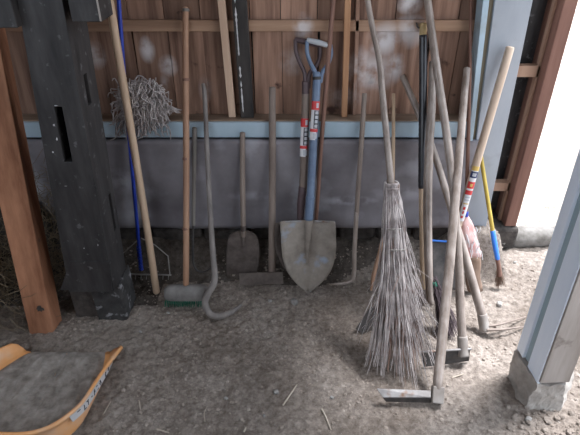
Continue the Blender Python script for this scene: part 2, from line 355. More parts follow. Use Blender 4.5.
# stones of the footing course with dark slots between them
sill = struct(box('trim_4', -1.75, .75, 1.965, 2.0, -.1, .222, m_earth))
x = -1.7
while x < .72:
    wdt = random.uniform(.13, .24); V, Fc = [], []
    box_o = box('stone', x, min(x+wdt, .74), 1.935+random.uniform(-.006, .008), 1.97, .02, .168+random.uniform(-.006, .004), m_earth, sill, .012)
    if random.random() < .75: box('stone', x+wdt*.25, x+wdt*random.uniform(.7, 1.0), 1.938, 1.968, .160, .206, m_earth, sill, .005)
    x += wdt+.012
lw = struct(box('wall_left', -1.80, -1.75, .75, 2.05, -.1, 2.42, m_roof))
struct(box('wall_left_low', -1.80, -1.75, -1.6, .749, -.1, .95, m_roof))  # unseen; upper part left out to let light in from the left
struct(box('wall_added_front', -.40, 1.0, -1.66, -1.60, -.1, 2.42, m_roof))  # unseen wall added behind the camera to cut the frontal light
struct(box('wall_added_front_low', -1.80, -.401, -1.66, -1.60, -.1, .9, m_roof))  # added as well, kept low so light enters from behind left
struct(box('wall_added_right', .95, 1.0, -1.6, .1, -.1, 2.42, m_roof))  # unseen wall added to narrow the light from the right
rf = struct(box('ceiling', -1.85, 1.12, -1.6, 2.25, 2.42, 2.46, m_roof))

# studs standing on the ledge
def strip(name, pb, pt, wpx, Yf, dep, mat, parent=None, zb=.677, ztop=2.40, bev=.002):
    A = G(pb, 0, 0)
    Pb = P(pb, 112.5, Yf); Pt = P(pt, 0, Yf); k = (Pt.x-Pb.x)/(Pt.z-Pb.z)
    hw = wpx/F*1.85/2
    xb = Pb.x+k*(zb-Pb.z); xt = Pb.x+k*(ztop-Pb.z)
    return hexa(name, [(xb-hw, Yf, zb), (xb+hw, Yf, zb), (xb+hw, Yf+dep, zb), (xb-hw, Yf+dep, zb), (xt-hw, Yf, ztop), (xt+hw, Yf, ztop), (xt+hw, Yf+dep, ztop), (xt-hw, Yf+dep, ztop)], mat, parent, bev), k
o, k = strip('trim_5', 231.8, 221, 7.6, 1.943, .024, m_stud); struct(o)
o, k = strip('trim_6', 247, 239, 14.5, 1.938, .03, m_tarp); struct(o)
# flaking paint streak on the dark stud
xb = P(243.5, 110, 1.937).x
V, Fc = [], []
for i in range(60):
    z = .69+i*.009; ww = .0016+.0035*abs(fbm(z*60, 0, 3)) if fbm(z*14, 3, 1) > -.22 else 0
    c = xb+k*(z-.685)-.001
    V += [(c-ww, 1.9365, z), (c+ww, 1.9365, z)]
for i in range(59): Fc.append((2*i, 2*i+1, 2*i+3, 2*i+2))
link('paint_streak', V, Fc, m_streak, o)
o, k = strip('trim_7', 344.5, 348, 6.2, 1.945, .022, m_lath); struct(o)
o, k = strip('trim_8', 354.5, 358, 4, 1.968, .014, m_board); struct(o)

# pale blue corner post with a bare gap, right end of the wall
YP = 1.90
def vstrip(name, xb0, xb1, xt0, xt1, Y0, Y1, mat, z0=.06, z1=2.4, parent=None, bev=.002):
    a0, a1 = P(xb0, 210, Y0), P(xb1, 210, Y0); c0, c1 = P(xt0, 0, Y0), P(xt1, 0, Y0)
    def at(a, c, z): return a.x+(c.x-a.x)*(z-a.z)/(c.z-a.z)
    return hexa(name, [(at(a0, c0, z0), Y0, z0), (at(a1, c1, z0), Y0, z0), (at(a1, c1, z0), Y1, z0), (at(a0, c0, z0), Y1, z0),
                       (at(a0, c0, z1), Y0, z1), (at(a1, c1, z1), Y0, z1), (at(a1, c1, z1), Y1, z1), (at(a0, c0, z1), Y1, z1)], mat, parent, bev)
struct(vstrip('trim_9', 467, 489.5, 495, 533, 1.90, 1.985, m_corner))
struct(vstrip('trim_10', 461, 464.5, 483, 489.5, 1.893, 1.96, m_blue))
struct(vstrip('trim_11', 464, 467.5, 489, 495.5, 1.912, 1.96, m_gapw))
jx = P(514, 216, 2.05).x
# dark boarded recess between the corner post and the jamb
rec = struct(box('wall_right', .70, jx-.02, 2.20, 2.24, -.1, 2.42, m_tar))
rx0 = .72
for i in range(4): box('board', rx0+i*.078, rx0+i*.078+.075, 2.185+random.uniform(-.002, .002), 2.2, .12, 2.4, m_tar, rec)
struct(box('trim_12', .86, 1.06, 2.10, 2.14, P(520, 77, 2.10).z, P(520, 66, 2.10).z, m_jambstop))
struct(box('trim_13', .86, 1.06, 2.10, 2.14, P(505, 191, 2.10).z, P(505, 183, 2.10).z, m_jambstop))
# brown door jamb
jx = P(514, 216, 2.05).x
jamb = struct(box('door_1', jx-.030, jx+.022, 2.05, 2.21, .105, 2.42, m_jamb, None, .003, shear=.02))
box('door_stop', jx-.040, jx-.0305, 2.10, 2.125, .105, 2.42, m_jambstop, jamb, .001, shear=.02)
box('footing_stone', jx-.10, jx+.035, 2.03, 2.26, -.05, .104, m_earth, jamb, .015)
# kerb: low rounded concrete sill under the doorway
kb = [P(483, 241, 2.07), P(500, 239, 2.08), P(525, 238.5, 2.085), P(556, 239.5, 2.09)]
kb = [Vector((p.x, p.y, .022)) for p in kb]+[Vector((1.55, 2.12, .02))]
V, Fc = [], []; tube_geo(V, Fc, smoothpath(kb, 8), [.040, .050, .052, .050, .047], 18, 1.0, .10)
struct(link('trim_14', V, Fc, m_log, None, True))

# ------------------------------------------------------------------ foreground right: blue post on stone footing
bk = G(519, 349, .10); ft = G(538, 382, .10)
dirY = (ft-bk); Ld = dirY.length; dirY.normalize(); outn = Vector((dirY.y, -dirY.x, 0))
if outn.x > 0: outn = -outn
def pquad(t0, t1, d0, d1, z0, z1):                     # along post depth t, outwards d
    def q(t, d, z): v = bk+dirY*(Ld*t)-outn*d; return (v.x, v.y, z)
    return [q(t0, d0, z0), q(t1, d0, z0), q(t1, d1, z0), q(t0, d1, z0), q(t0, d0, z1), q(t1, d0, z1), q(t1, d1, z1), q(t0, d1, z1)]
post = hexa('door_2', pquad(.0, 1.0, .012, .085, .10, 2.42), m_weath, None, .003); struct(post)
hexa('back_board', pquad(-.03, .28, -.006, .012, .10, 2.42), m_blue2, post, .002)
hexa('groove_board', pquad(.28, .52, .004, .012, .10, 2.42), m_teal, post, .001)
hexa('front_board', pquad(.52, 1.02, -.004, .012, .085, 2.42), m_blue2, post, .002)
hexa('edge_board', pquad(1.0, 1.07, .0, .095, .105, 2.42), m_weath, post, .002)
def rock(name, c, sx, sy, sz, mat, parent=None, top=.8, sub=3, rough=.12, seed=0, rot=0):
    bm = bmesh.new(); bmesh.ops.create_cube(bm, size=2)
    bmesh.ops.subdivide_edges(bm, edges=bm.edges, cuts=sub*2, use_grid_fill=True)
    R = Matrix.Rotation(rot, 3, 'Z'); V = []
    for v in bm.verts:
        p = v.co.copy(); q = p.copy(); n = p.normalized()
        p = p*.82+n*1.0*.22
        s = 1 if p.z < 0 else 1-(1-top)*p.z
        p.x *= s; p.y *= s
        p += n*rough*noise.noise(q*1.7+Vector((seed, 0, 0)))+n*rough*.5*noise.noise(q*4+Vector((seed, 3, 0)))
        v.co = R @ Vector((p.x*sx, p.y*sy, p.z*sz)) + Vector(c)
    bm.verts.index_update()
    Vv = [v.co.copy() for v in bm.verts]; Ff = [tuple(v.index for v in f.verts) for f in bm.faces]; bm.free()
    return link(name, Vv, Ff, mat, parent, True)
cpt = (bk+ft)/2
def facet_stone(name, bot, top, mat, parent, cuts=5, amp=.006, seed=0):
    bm = bmesh.new(); vs = [bm.verts.new(v) for v in bot+top]
    for f in [(0, 3, 2, 1), (4, 5, 6, 7), (0, 1, 5, 4), (1, 2, 6, 5), (2, 3, 7, 6), (3, 0, 4, 7)]: bm.faces.new([vs[i] for i in f])
    bmesh.ops.subdivide_edges(bm, edges=bm.edges, cuts=14, use_grid_fill=True)
    bm.verts.ensure_lookup_table(); bm.verts.index_update()
    Vv = [v.co+Vector([noise.fractal(v.co*30+Vector((q_, 5*q_, seed)), .8, 2.2, 4) for q_ in (0, 3, 7)])*amp for v in bm.verts]
    Ff = [tuple(v.index for v in f.verts) for f in bm.faces]; bm.free()
    return link(name, Vv, Ff, mat, parent, False)
zt_ = .098
facet_stone('footing_stone', [G(507, 378, -.01), G(522, 410, -.01), G(561, 412, -.01), G(575, 378, -.01)], [G(515, 349, zt_), G(537, 385, zt_), G(566, 385, zt_), G(568, 352, zt_)], m_stone, post)
V, Fc = [], []
for i in range(160):
    x = random.gauss(.80, .075); y = random.gauss(1.065, .035); r = .002+.010*random.random()**3
    clod(V, Fc, (x, y, hg(x, y)+r*.3), r, .7)
tag(stuff(link('rubble', V, Fc, m_ground)), 'small earth rubble crumbled around the foot of the blue post', 'rubble')

# ------------------------------------------------------------------ left: tarred post with mortises, beam, footing
def cut(o, cutters):
    for c in cutters:
        m = o.modifiers.new('b', 'BOOLEAN'); m.operation = 'DIFFERENCE'; m.object = c; m.solver = 'EXACT'
    bpy.context.view_layer.update()
    dg = bpy.context.evaluated_depsgraph_get()
    me = bpy.data.meshes.new_from_object(o.evaluated_get(dg)); o.modifiers.clear(); o.data = me
    for c in cutters: bpy.data.objects.remove(c)
Y0 = 1.50
A0, A1 = P(67, 280, Y0), P(112, 280, Y0); C0, C1 = P(17, 0, Y0), P(62, 0, Y0)
def at(a, c, z): return a.x+(c.x-a.x)*(z-a.z)/(c.z-a.z)
z0, z1 = .165, 2.42
post = hexa('dark_post', [(at(A0, C0, z0), Y0, z0), (at(A1, C1, z0), Y0, z0), (at(A1, C1, z0)+.004, Y0+.15, z0), (at(A0, C0, z0), Y0+.15, z0),
      (at(A0, C0, z1), Y0, z1), (at(A1, C1, z1), Y0, z1), (at(A1, C1, z1)+.004, Y0+.15, z1), (at(A0, C0, z1), Y0+.15, z1)], m_tar)
post.name = 'trim_15'
def fcut(pl, pr, pt, pb, Yf, dep):
    pts = [P(pl[1], pb, Yf), P(pr[1], pb, Yf), P(pr[0], pt, Yf), P(pl[0], pt, Yf)]
    return hexa('c', [(pts[0].x, Yf-.01, pts[0].z), (pts[1].x, Yf-.01, pts[1].z), (pts[1].x, Yf+dep, pts[1].z), (pts[0].x, Yf+dep, pts[0].z),
                      (pts[3].x, Yf-.01, pts[3].z), (pts[2].x, Yf-.01, pts[2].z), (pts[2].x, Yf+dep, pts[2].z), (pts[3].x, Yf+dep, pts[3].z)], m_tar)
def scut(Yc, hw, zc0, zc1):
    xr = at(A1, C1, (zc0+zc1)/2)
    return box('c', xr-.05, xr+.03, Yc-hw, Yc+hw, zc0, zc1, m_tar)
zs0, zs1 = P(85, 104, Y0+.07).z, P(85, 74, Y0+.07).z
zs2, zs3 = P(104, 232, Y0+.09).z, P(104, 196, Y0+.09).z
cut(post, [fcut((54, 64), (62, 72.5), 107, 162, Y0, .08), scut(Y0+.07, .013, zs0, zs1), scut(Y0+.105, .010, zs2, zs3)])
struct(bevel(post, .002))
# pale chipped edges
def chip(px, py, Yc, rx, rz, m=m_streak):
    c = P(px, py, Yc); poly = []
    for i in range(7):
        a = 2*PI*i/7; r = random.uniform(.6, 1.1); poly.append((c.x+math.cos(a)*rx*r, Yc-.0012, c.z+math.sin(a)*rz*r))
    slab('paint_chip', poly, (0, -1, 0), .001, m, post)
for a in ((56, 105.5, .010, .003), (54, 125, .006, .008), (57, 139, .004, .010), (53, 152, .004, .006), (66, 186, .009, .001), (84, 248, .003, .005), (98, 245, .002, .006)): chip(a[0], a[1], Y0, a[2]*.6, a[3]*.6)
# flared splinter at the foot
pz = [P(60, 290, Y0-.004), P(112, 291, Y0-.004), P(110, 262, Y0-.004), P(70, 262, Y0-.004)]
slab('foot_cladding', pz, (0, -1, 0), .012, m_tar, post, .001)
fx0, fx1 = P(96, 305, Y0+.045).x, P(126, 305, Y0+.045).x
foot = box('footing_stone', fx0, fx1, Y0+.035, Y0+.17, -.02, .166, m_stoned, post, .006, shear=-.004)
box('footing_shim', fx0-.10, fx0-.002, Y0+.06, Y0+.16, -.02, .165, m_earth, post, .008)
# cross beam through the post
zb0 = P(50, 28, 1.47).z; zr0 = P(90, 22, 1.49).z
bl = struct(box('trim_16', -1.7, at(A0, C0, 1.15)-.001, 1.47, 1.60, zb0, zb0+.16, m_tar, None, .002))
br = struct(box('trim_17', at(A1, C1, 1.15)+.020, P(99.5, 10, 1.49).x, 1.49, 1.60, zr0, zr0+.16, m_tar, None, .002))
box('end_grain', P(99.5, 10, 1.49).x-.004, P(99.5, 10, 1.49).x+.001, 1.4885, 1.4895, zr0+.002, zr0+.158, m_weath, br)
# dry stub behind the post seen at its right side, holds the cross beam
# brown squared timber leaning in the left corner
tb = [G(29, 333, .0), G(53, 333, 0), G(62, 320, 0), G(38, 320, 0)]
tt0 = P(-4, 30, 1.60); hv = Vector((.0, 0, 0))
def lerp(a, b, t): return a+(b-a)*t
TL, TR, TR2 = P(-46, 10, 1.66), P(-7, 10, 1.66), P(2, 10, 1.74)
TL2 = TL+(TR2-TR)
ext = lambda b, t: b+(t-b)*1.25
tb[3] = tb[0]+(tb[2]-tb[1])
c8 = [tb[0], tb[1], tb[2], tb[3], ext(tb[0], TL), ext(tb[1], TR), ext(tb[2], TR2), ext(tb[3], TL2)]
for i in range(4): c8[i] = c8[i]+Vector((0, 0, -.012))
tim = hexa('timber_brace', [tuple(c) for c in c8], m_timber, None, .003)
rebase(tim, tb[0]); tag(tim, 'orange-brown squared timber standing at the far left on the dirt', 'timber')
kn = P(40, 309, 1.495)

nk = (c8[1]-c8[0]).cross(c8[4]-c8[0]).normalized(); nk = -nk if nk.y > 0 else nk
kc = RP(40, 309, Vector(c8[0]), nk); uu = (c8[1]-c8[0]).normalized(); vv_ = (c8[4]-c8[0]).normalized()
b_ = Vector(tb[0]); V, Fc = [kc+nk*.002-b_], []
for i in range(16):
    a = 2*PI*i/16; r = random.uniform(.009, .017); V.append(kc+uu*math.cos(a)*r+vv_*math.sin(a)*r+nk*.0006-b_)
for i in range(16): Fc.append((0, 1+i, 1+(i+1) % 16))
link('knot', V, Fc, m_earth, tim)

# ------------------------------------------------------------------ straw heap in the dark corner
V, Fc = [], []
for i in range(1500):
    if random.random() < .6: x = random.uniform(-1.25, -.86); y = random.uniform(1.62, 1.86); z = random.uniform(0, .50*sstep(1.5, 1.9, y)+.06)
    else: x = random.uniform(-1.35, -.98); y = random.uniform(1.45, 1.8); z = random.uniform(0, .22)
    a = random.uniform(0, PI); el = random.gauss(.4, .6); l = random.uniform(.05, .14)
    d = Vector((math.cos(a)*math.cos(el), math.sin(a)*math.cos(el)*.5, math.sin(el)))*l
    p = Vector((x, y, z+.005)); q = p+d; q.y = min(q.y, 1.895)
    mid = (p+q)/2+Vector((random.gauss(0, .012), 0, random.gauss(0, .012)))
    tube_geo(V, Fc, [p, mid, q], .0011, 3, cap=False)
tag(stuff(link('straw_heap', V, Fc, m_straw)), 'dark dry straw heaped in the left corner behind the post', 'straw')
V, Fc = [], []
for (cx_, cy_, r, hh) in ((-1.12, 1.84, .17, .40), (-.93, 1.86, .09, .38), (-1.28, 1.68, .17, .22)):
    for j in range(7):
        for i in range(14):
            a = 2*PI*i/14; ph = PI/2*j/6; rr = 1+.2*noise.noise(Vector((cx_*9+math.cos(a)*2, math.sin(a)*2, j*.6)))
            V.append((cx_+math.cos(a)*r*rr*math.cos(ph), min(1.905, cy_+math.sin(a)*.09*rr*math.cos(ph)), hh*math.sin(ph)*rr-.02))
    b0 = len(V)-98
    for j in range(6):
        for i in range(14): a = b0+j*14+i; b = b0+j*14+(i+1) % 14; Fc.append((a, b, b+14, a+14))
tag(stuff(link('chaff_mound', V, Fc, m_earth, None, True)), 'dark mound of chaff under the straw in the left corner', 'chaff')

# ------------------------------------------------------------------ blades in a leaning plane, from an outline
def frame(A, B):
    a = (A-B).normalized(); s = (Vector((1, 0, 0))-a*a.x).normalized(); n = s.cross(a)
    if n.y > 0: n = -n
    return a, s, n
def blade(name, prof, A, B, mat, parent, depth=.02, ridge=.006, th=.003, nu=16, tip=True, sub=4):
    a, s, n = frame(A, B)
    rows = []
    def ip(y):
        for q0, q1 in zip(prof[:-1], prof[1:]):
            if q0[0] <= y <= q1[0]+1e-6:
                t = (y-q0[0])/(q1[0]-q0[0]); return q0[1]+(q1[1]-q0[1])*t, q0[2]+(q1[2]-q0[2])*t
        return prof[-1][1], prof[-1][2]
    y0, y1 = prof[0][0], prof[-1][0]; m = (len(prof)-1)*sub; V, Fc = [], []
    for j in range(m+1):
        y = y0+(y1-y0)*j/m; xl, xr = ip(y)
        pl, pr = RP(xl, y, A, n), RP(xr, y, A, n)
        tj = j/m
        for i in range(nu+1):
            u = i/nu*2-1
            p = pl.lerp(pr, (u+1)/2)
            off = -depth*(1-u*u)*(1-.55*tj)+ridge*math.exp(-(u*4.5)**2)*max(0, 1-tj*1.5)
            V.append(p+n*(off+depth*.4))
    for j in range(m):
        for i in range(nu): q = j*(nu+1)+i; Fc.append((q, q+1, q+nu+2, q+nu+1))
    o = link(name, V, Fc, mat, parent, True); md = o.modifiers.new('s', 'SOLIDIFY'); md.thickness = th; md.offset = 0
    return o
def patch(name, p0, p1, r, a0, a1, mat, parent, n=8):  # sticker wrapped on a round handle, angles measured from the camera side
    d = (p1-p0).normalized(); u = Vector((0, -1, 0)); u = (u-d*u.dot(d)).normalized(); s = Vector((1, 0, 0)); s = (s-d*s.dot(d)-u*s.dot(u)).normalized()
    V, Fc = [], []
    for q in (p0, p1):
        for i in range(n+1):
            t = math.radians(a0+(a1-a0)*i/n); V.append(q+u*math.cos(t)*r+s*math.sin(t)*r)
    for i in range(n): Fc.append((i, i+1, n+2+i, n+1+i))
    return link(name, V, Fc, mat, parent, True)

# ============================================================ TOOLS
# --- blue bow rake
ln = lean(277, 2, 1.93, .02)
t = thing('bow_rake', L(141, 277, ln), 'blue handled wire bow rake behind the long pale pole', 'rake')
tube('handle', [L(x, y, ln) for x, y in ((117, -22), (126, 100), (134, 190), (141, 268))], .0075, m_brblue, t)
V, Fc = [], []
hA, hB = L(138.5, 246, ln), L(141.2, 270, ln)
for i in range(9): tube_geo(V, Fc, [hA.lerp(hB, i/8.5), hA.lerp(hB, (i+.5)/8.5)], .0098, 10)
link('spring', V, Fc, m_brblue, t, True)
lnr = (ln[0]-.004, ln[1])
for pts in (((138, 240), (128, 249), (119, 257), (118, 274)), ((141, 238), (155, 245), (168, 256), (170, 275))):
    tube('brace_wire', [L(x, y, lnr) for x, y in pts], .0024, m_wire, t, 6, 1)
tube('head_bar', [L(117, 274, lnr), L(171, 275, lnr)], .0035, m_wire, t, 8)
for i in range(10): tube('tine', [L(119+i*5.5, 274.5, lnr), L(119+i*5.5, 277.5, lnr), L(118.8+i*5.5, 279.5, (lnr[0]-.018, lnr[1]))], [.0022, .0012], m_wire, t, 5)
# --- long pale pole
ln = lean(294, 2, 1.905)
o = tube('wooden_pole', [L(107.5, -22, ln), L(111, 10, ln), L(131, 130, ln), L(148, 235, ln), L(156.5, 292, ln)], [.0135, .0145, .0145, .0145, .0145], m_pale, None, 14)
rebase(o, L(157, 293, ln)); tag(o, 'long pale smooth wooden pole leaning in front of the mop', 'pole')
# --- push broom
ln = lean(306, 12, 1.955, .01)
t = thing('push_broom', L(186, 300, ln), 'push broom with bamboo handle and green bristles on the dirt', 'broom')
tube('handle', [L(185.6, 8, ln), L(185.5, 60, ln), L(186.3, 160, ln), L(186, 286, ln)], [.0105, .0115, .0118, .012], m_bamboo, t, 14)
for y in (9.5, 79, 158, 228):
    tube('bamboo_joint', [L(185.7, y, ln), L(185.8, y+1.4, ln)], .0130, m_red if y > 20 else m_grey2, t, 14)
hl, hr = L(165, 294, ln), L(207, 294, ln)
a, s, n = frame(L(186, 280, ln), L(186, 305, ln))
V, Fc = [], []
prof2 = [(-1, -.62), (-1, .35), (-.8, .8), (-.3, 1), (.3, 1), (.8, .8), (1, .35), (1, -.62), (.6, -.8), (-.6, -.8)]
NX = 13
for i in range(NX):
    u = i/(NX-1)*2-1; e = (1-abs(u)**8*.35); c = (hl+hr)/2+(hr-hl)*.5*u
    for (py_, pz_) in prof2: V.append(c+n*(py_*.028*e)+a*(pz_*.036*e+.004))
for i in range(NX-1):
    for j in range(10): q = i*10+j; q2 = i*10+(j+1) % 10; Fc.append((q, q2, q2+10, q+10))
Fc.append(tuple(range(10))); Fc.append(tuple((NX-1)*10+j for j in range(10)))
link('broom_block', V, Fc, m_felt, t, True)
V, Fc = [], []
for i in range(19):
    for j in range(3):
        c = hl.lerp(hr, .03+.94*i/18)+n*(.019-.0125*j)-a*.022
        e = c-a*.026+Vector((random.gauss(0, .002), random.gauss(0, .002), 0))
        tube_geo(V, Fc, [c, e], [.0017, .0011], 4)
stuff(link('bristles', V, Fc, m_green, t))
# --- dark iron hook
ln = lean(276, 127, 1.90, .03)
t = thing('iron_hook', L(193, 272, ln), 'dark thin iron hook with short handle beside the push broom', 'hook')
tube('handle', [L(194.6, 128, ln), L(194, 170, ln), L(193.3, 225, ln)], [.0095, .0085, .008], m_grey2, t)
tube('shaft', [L(193.3, 222, ln), L(192.8, 250, ln), L(193.5, 264, ln), L(198, 271, (ln[0]-.01, ln[1])), L(206, 271, (ln[0]-.02, ln[1])), L(213, 266, (ln[0]-.03, ln[1]))], [.0045, .0045, .004, .003], m_iron, t, 8)
# --- crooked branch
ln = lean(316, 85, 1.955, .012)
pts = [L(203, 84, ln), L(205, 100, ln), L(207, 150, ln), L(209.5, 200, ln), L(213, 255, ln), L(214.8, 280, ln), L(208.5, 293, ln), L(205, 303, ln), L(210, 313.5, ln), L(221, 316, (ln[0]-.01, ln[1])), L(233, 311, (ln[0]-.01, ln[1])), L(241, 305, (ln[0]-.01, ln[1]))]
o = tube('crooked_branch', pts, [.0065, .009, .0095, .010, .0115, .013, .013, .0135, .0140, .0135, .010, .005], m_branch, None, 12, 5, wob=.08)
rebase(o, pts[8]); tag(o, 'crooked grey branch stick with a hooked foot curling right', 'stick')
# --- old flat spade
ln = lean(276, 133, 1.895, .01)
t = thing('flat_spade', L(243, 275, ln), 'old dark flat spade with short round handle against the panel', 'spade')
tube('handle', [L(242.5, 133, ln), L(242.5, 180, ln), L(243.5, 236, ln)], [.0105, .011, .011], m_dim, t)
blade('spade_blade', [(231, 237, 250), (234, 230, 256), (240, 227.5, 258.5), (252, 226.5, 259.5), (264, 226, 259), (272, 226, 257), (276, 226.5, 255)], L(243, 229, ln), L(243, 275, ln), m_rust, t, .012, .004)
tube('socket', [L(243.3, 226, ln), L(243.6, 246, ln)], [.0125, .006], m_rust, t)
# --- long handled hoe, dark flat blade
ln = lean(285, 88, 1.93, .005)
t = thing('flat_hoe', L(272, 284, ln), 'hoe with tall grey-brown handle and dark flat blade left of shovels', 'hoe')
tube('handle', [L(272.3, 88, ln), L(272.3, 180, ln), L(272, 274, ln)], [.0135, .0145, .016], m_dim, t, 10, flat=.8)
a, s, n = frame(L(272, 262, ln), L(272, 285, ln))
slab('hoe_blade', [RP(x, y, L(272, 280, ln)-Vector((0, .02, 0)), n) for x, y in ((239, 273.5), (283, 272), (283.5, 284), (240, 285.5))], n, .005, m_rust, t, .001)
# --- D handle shovels
def d_shovel(name, label, ln, grip, armL, armR, sock, shaft, m_arm, m_shaft, m_gr, prof, stick, sockr=.0155, extra=None):
    t = thing(name, L(*prof[-1][3], ln), label, 'shovel')
    tube('grip', [L(*p, ln) for p in grip], [.0088, .0105, .0088], m_gr, t, 14)
    tube('fork_arm', [L(*p, ln) for p in armL], [.0072, .0075, .008, .009], m_arm, t)
    tube('fork_arm', [L(p[0], p[1], (ln[0]+p[2], ln[1])) for p in armR], [.0072, .0075, .008, .009], m_arm, t)
    tube('socket', [L(*p, ln) for p in sock], sockr, m_arm, t, 14)
    tube('shaft', [L(*p, ln) for p in shaft], [.0150, .0152, .0155], m_shaft, t, 16)
    if extra: extra(t)
    pr = [p[:3] for p in prof]
    A, B = L((pr[0][1]+pr[0][2])/2, pr[0][0], ln), L((pr[-1][1]+pr[-1][2])/2, pr[-1][0], ln)
    b = blade('shovel_blade', pr, A, B, m_blade if name == 'round_point_shovel' else m_rust, t, .030, .008)
    return t, b
lnb = lean(291, 40, 1.945, .015)
def ex_blue(t):
    tube('collar', [L(316.9, 77.5, lnb), L(316.9, 79, lnb)], .0163, m_iron, t, 14)
    tube('blade_socket', [L(309.9, 197, lnb), L(308.8, 219, lnb)], [.0165, .0172], m_benam, t, 14)
    tube('blade_ridge', [L(308.8, 219, lnb), L(308.4, 228, lnb), L(307.6, 246, lnb), L(307, 264, lnb)], [.0168, .0155, .0095, .003], m_blade, t, 12, flat=.7)
    tube('collar', [L(310.5, 197, lnb), L(310.4, 198, lnb)], .0168, m_benam, t, 14)
PB = [(221, 280, 334.5, None), (222, 280, 335, None), (235, 281, 335.5, None), (246, 281.5, 336, None), (256, 282.5, 335, None), (264, 284.5, 333, None), (271, 287.5, 330, None), (277, 291.5, 326, None), (283, 297, 320, None), (287.5, 302, 314, None), (290.5, 306, 310, (308, 290.5))]
t, b = d_shovel('round_point_shovel', 'round point shovel with blue shaft, grey D-grip and muddy blade', lnb,
    [(307.5, 40), (318, 42.5), (330, 46)], [(307, 41), (307, 51), (310, 62), (315, 72), (317, 80)], [(330.5, 45, .02), (331, 54, .02), (328, 64, .016), (322.5, 72, .008), (320, 82, 0)],
    [(316.5, 73), (316.9, 80)], [(317, 79), (313, 150), (309.5, 214)], m_benam, m_benam, m_grip, PB, None, .0145, ex_blue)
tube('step', [RP(281, 221.8, L(300, 222, lnb), frame(L(308, 221, lnb), L(308, 290, lnb))[2]), RP(301, 221.3, L(300, 222, lnb), frame(L(308, 221, lnb), L(308, 290, lnb))[2])], .004, m_steel, t, 8)
tube('step', [RP(315, 221.3, L(315, 222, lnb), frame(L(308, 221, lnb), L(308, 290, lnb))[2]), RP(334, 221.8, L(315, 222, lnb), frame(L(308, 221, lnb), L(308, 290, lnb))[2])], .004, m_steel, t, 8)
def label_tag(t, ln, x0, y0, x1, y1, r, bands):
    A, B = L(x0, y0, ln), L(x1, y1, ln)
    st = patch('sticker', A, B, r, -62, 62, m_white, t)
    for (f0, f1, a0, a1, m) in bands: patch('print', A.lerp(B, f0), A.lerp(B, f1), r+.0007, a0, a1, m, st, 6)
gl = [(.0, .22, -62, 62, m_redp), (.04, .17, 8, 44, m_glyph), (.23, .70, -12, 60, m_ink)]+[(.25+i*.115, .25+i*.115+.08, 2, 46, m_glyph) for i in range(4)]+[(.71, .79, -62, 62, m_redp), (.82, .97, -10, 50, m_glyph)]
label_tag(t, lnb, 315.8, 101, 313, 139.5, .0160, gl)
lnd = lean(284, 40, 1.958, .02)
PD = [(222, 276, 322, None), (235, 274.5, 322, None), (250, 276, 321, None), (262, 281, 318, None), (272, 288, 312, None), (279, 298, 304, (300, 279))]
def ex_brown(t):
    tube('blade_socket', [L(302.8, 187, lnd), L(301, 205, lnd), L(300, 226, lnd)], [.0165, .0165, .012], m_purp, t, 12)
t, b = d_shovel('long_shovel', 'shovel with dark brown D-grip and tan wooden shaft behind blue one', lnd,
    [(295.5, 39.5), (306, 42), (319, 45)], [(295.3, 40), (296, 52), (300, 63), (304.5, 73), (305.5, 86)], [(319.8, 44, .015), (320, 56, .015), (316, 66, .01), (309.5, 74, .006), (308, 88, 0)],
    [(305.5, 82), (305.6, 95)], [(305.7, 94), (304.5, 140), (303, 190)], m_purp, m_dim, m_purp, PD, None, .0145, ex_brown)
label_tag(t, lnd, 304.8, 118, 303.4, 156, .0163, gl)
# --- reddish thin pole right of shovels
ln = lean(272, 2, 1.958, .03)
pts = [L(334.5, -20, ln), L(331.5, 20, ln), L(325.5, 92, ln), L(321.5, 140, ln), L(317.5, 200, ln), L(313, 262, ln)]
o = tube('cane_pole', pts, [.0095, .009, .0088, .0085, .008, .008], m_red, None, 10, wob=.06)
rebase(o, pts[-1]); tag(o, 'thin reddish brown cane pole passing in front of the shovel D-grips', 'pole')
V, Fc = [], []
# --- bent grey rod tool
ln = lean(286, 96, 1.918, .01)
t = thing('bent_rod', L(340, 284, ln), 'slim grey handled iron rod with foot bent left, right of shovels', 'rod')
tube('handle', [L(364.5, 94, ln), L(361.5, 140, ln), L(358, 190, ln), L(356.5, 215, ln)], [.0095, .010, .0095, .009], m_dim, t)
tube('iron_foot', [L(356.5, 212, ln), L(354.5, 250, ln), L(354, 272, ln), L(352, 280, ln), L(345, 283, (ln[0]-.006, ln[1])), L(330, 284.5, (ln[0]-.02, ln[1]))], [.0095, .0095, .009, .0085, .007, .0035], m_grey, t, 10, 6)
# --- thin light stick with dark hoe blade behind the besom
ln = lean(330, 94, 1.962, .01)
t = thing('thin_stick_hoe', L(384, 326, ln), 'hoe behind the besom with thin light stick and dark tilted blade', 'hoe')
tube('handle', [L(393.5, 94, ln), L(393.2, 150, ln), L(391, 240, ln), L(386, 318, ln)], [.0068, .0072, .0085, .0095], m_light, t)
lnp = [G(x, y, z) for x, y, z in ((370.5, 307, .075), (376, 308.5, .07), (378, 322, .03), (362, 333, .0), (355.5, 329, .01))]
nn = (lnp[1]-lnp[0]).cross(lnp[3]-lnp[0]).normalized()
if nn.y > 0: nn = -nn
slab('hoe_blade', lnp, nn, .004, m_iron, t)
tube('socket', [G(374, 314, .05), L(386, 318, ln)], [.008, .011], m_iron, t)
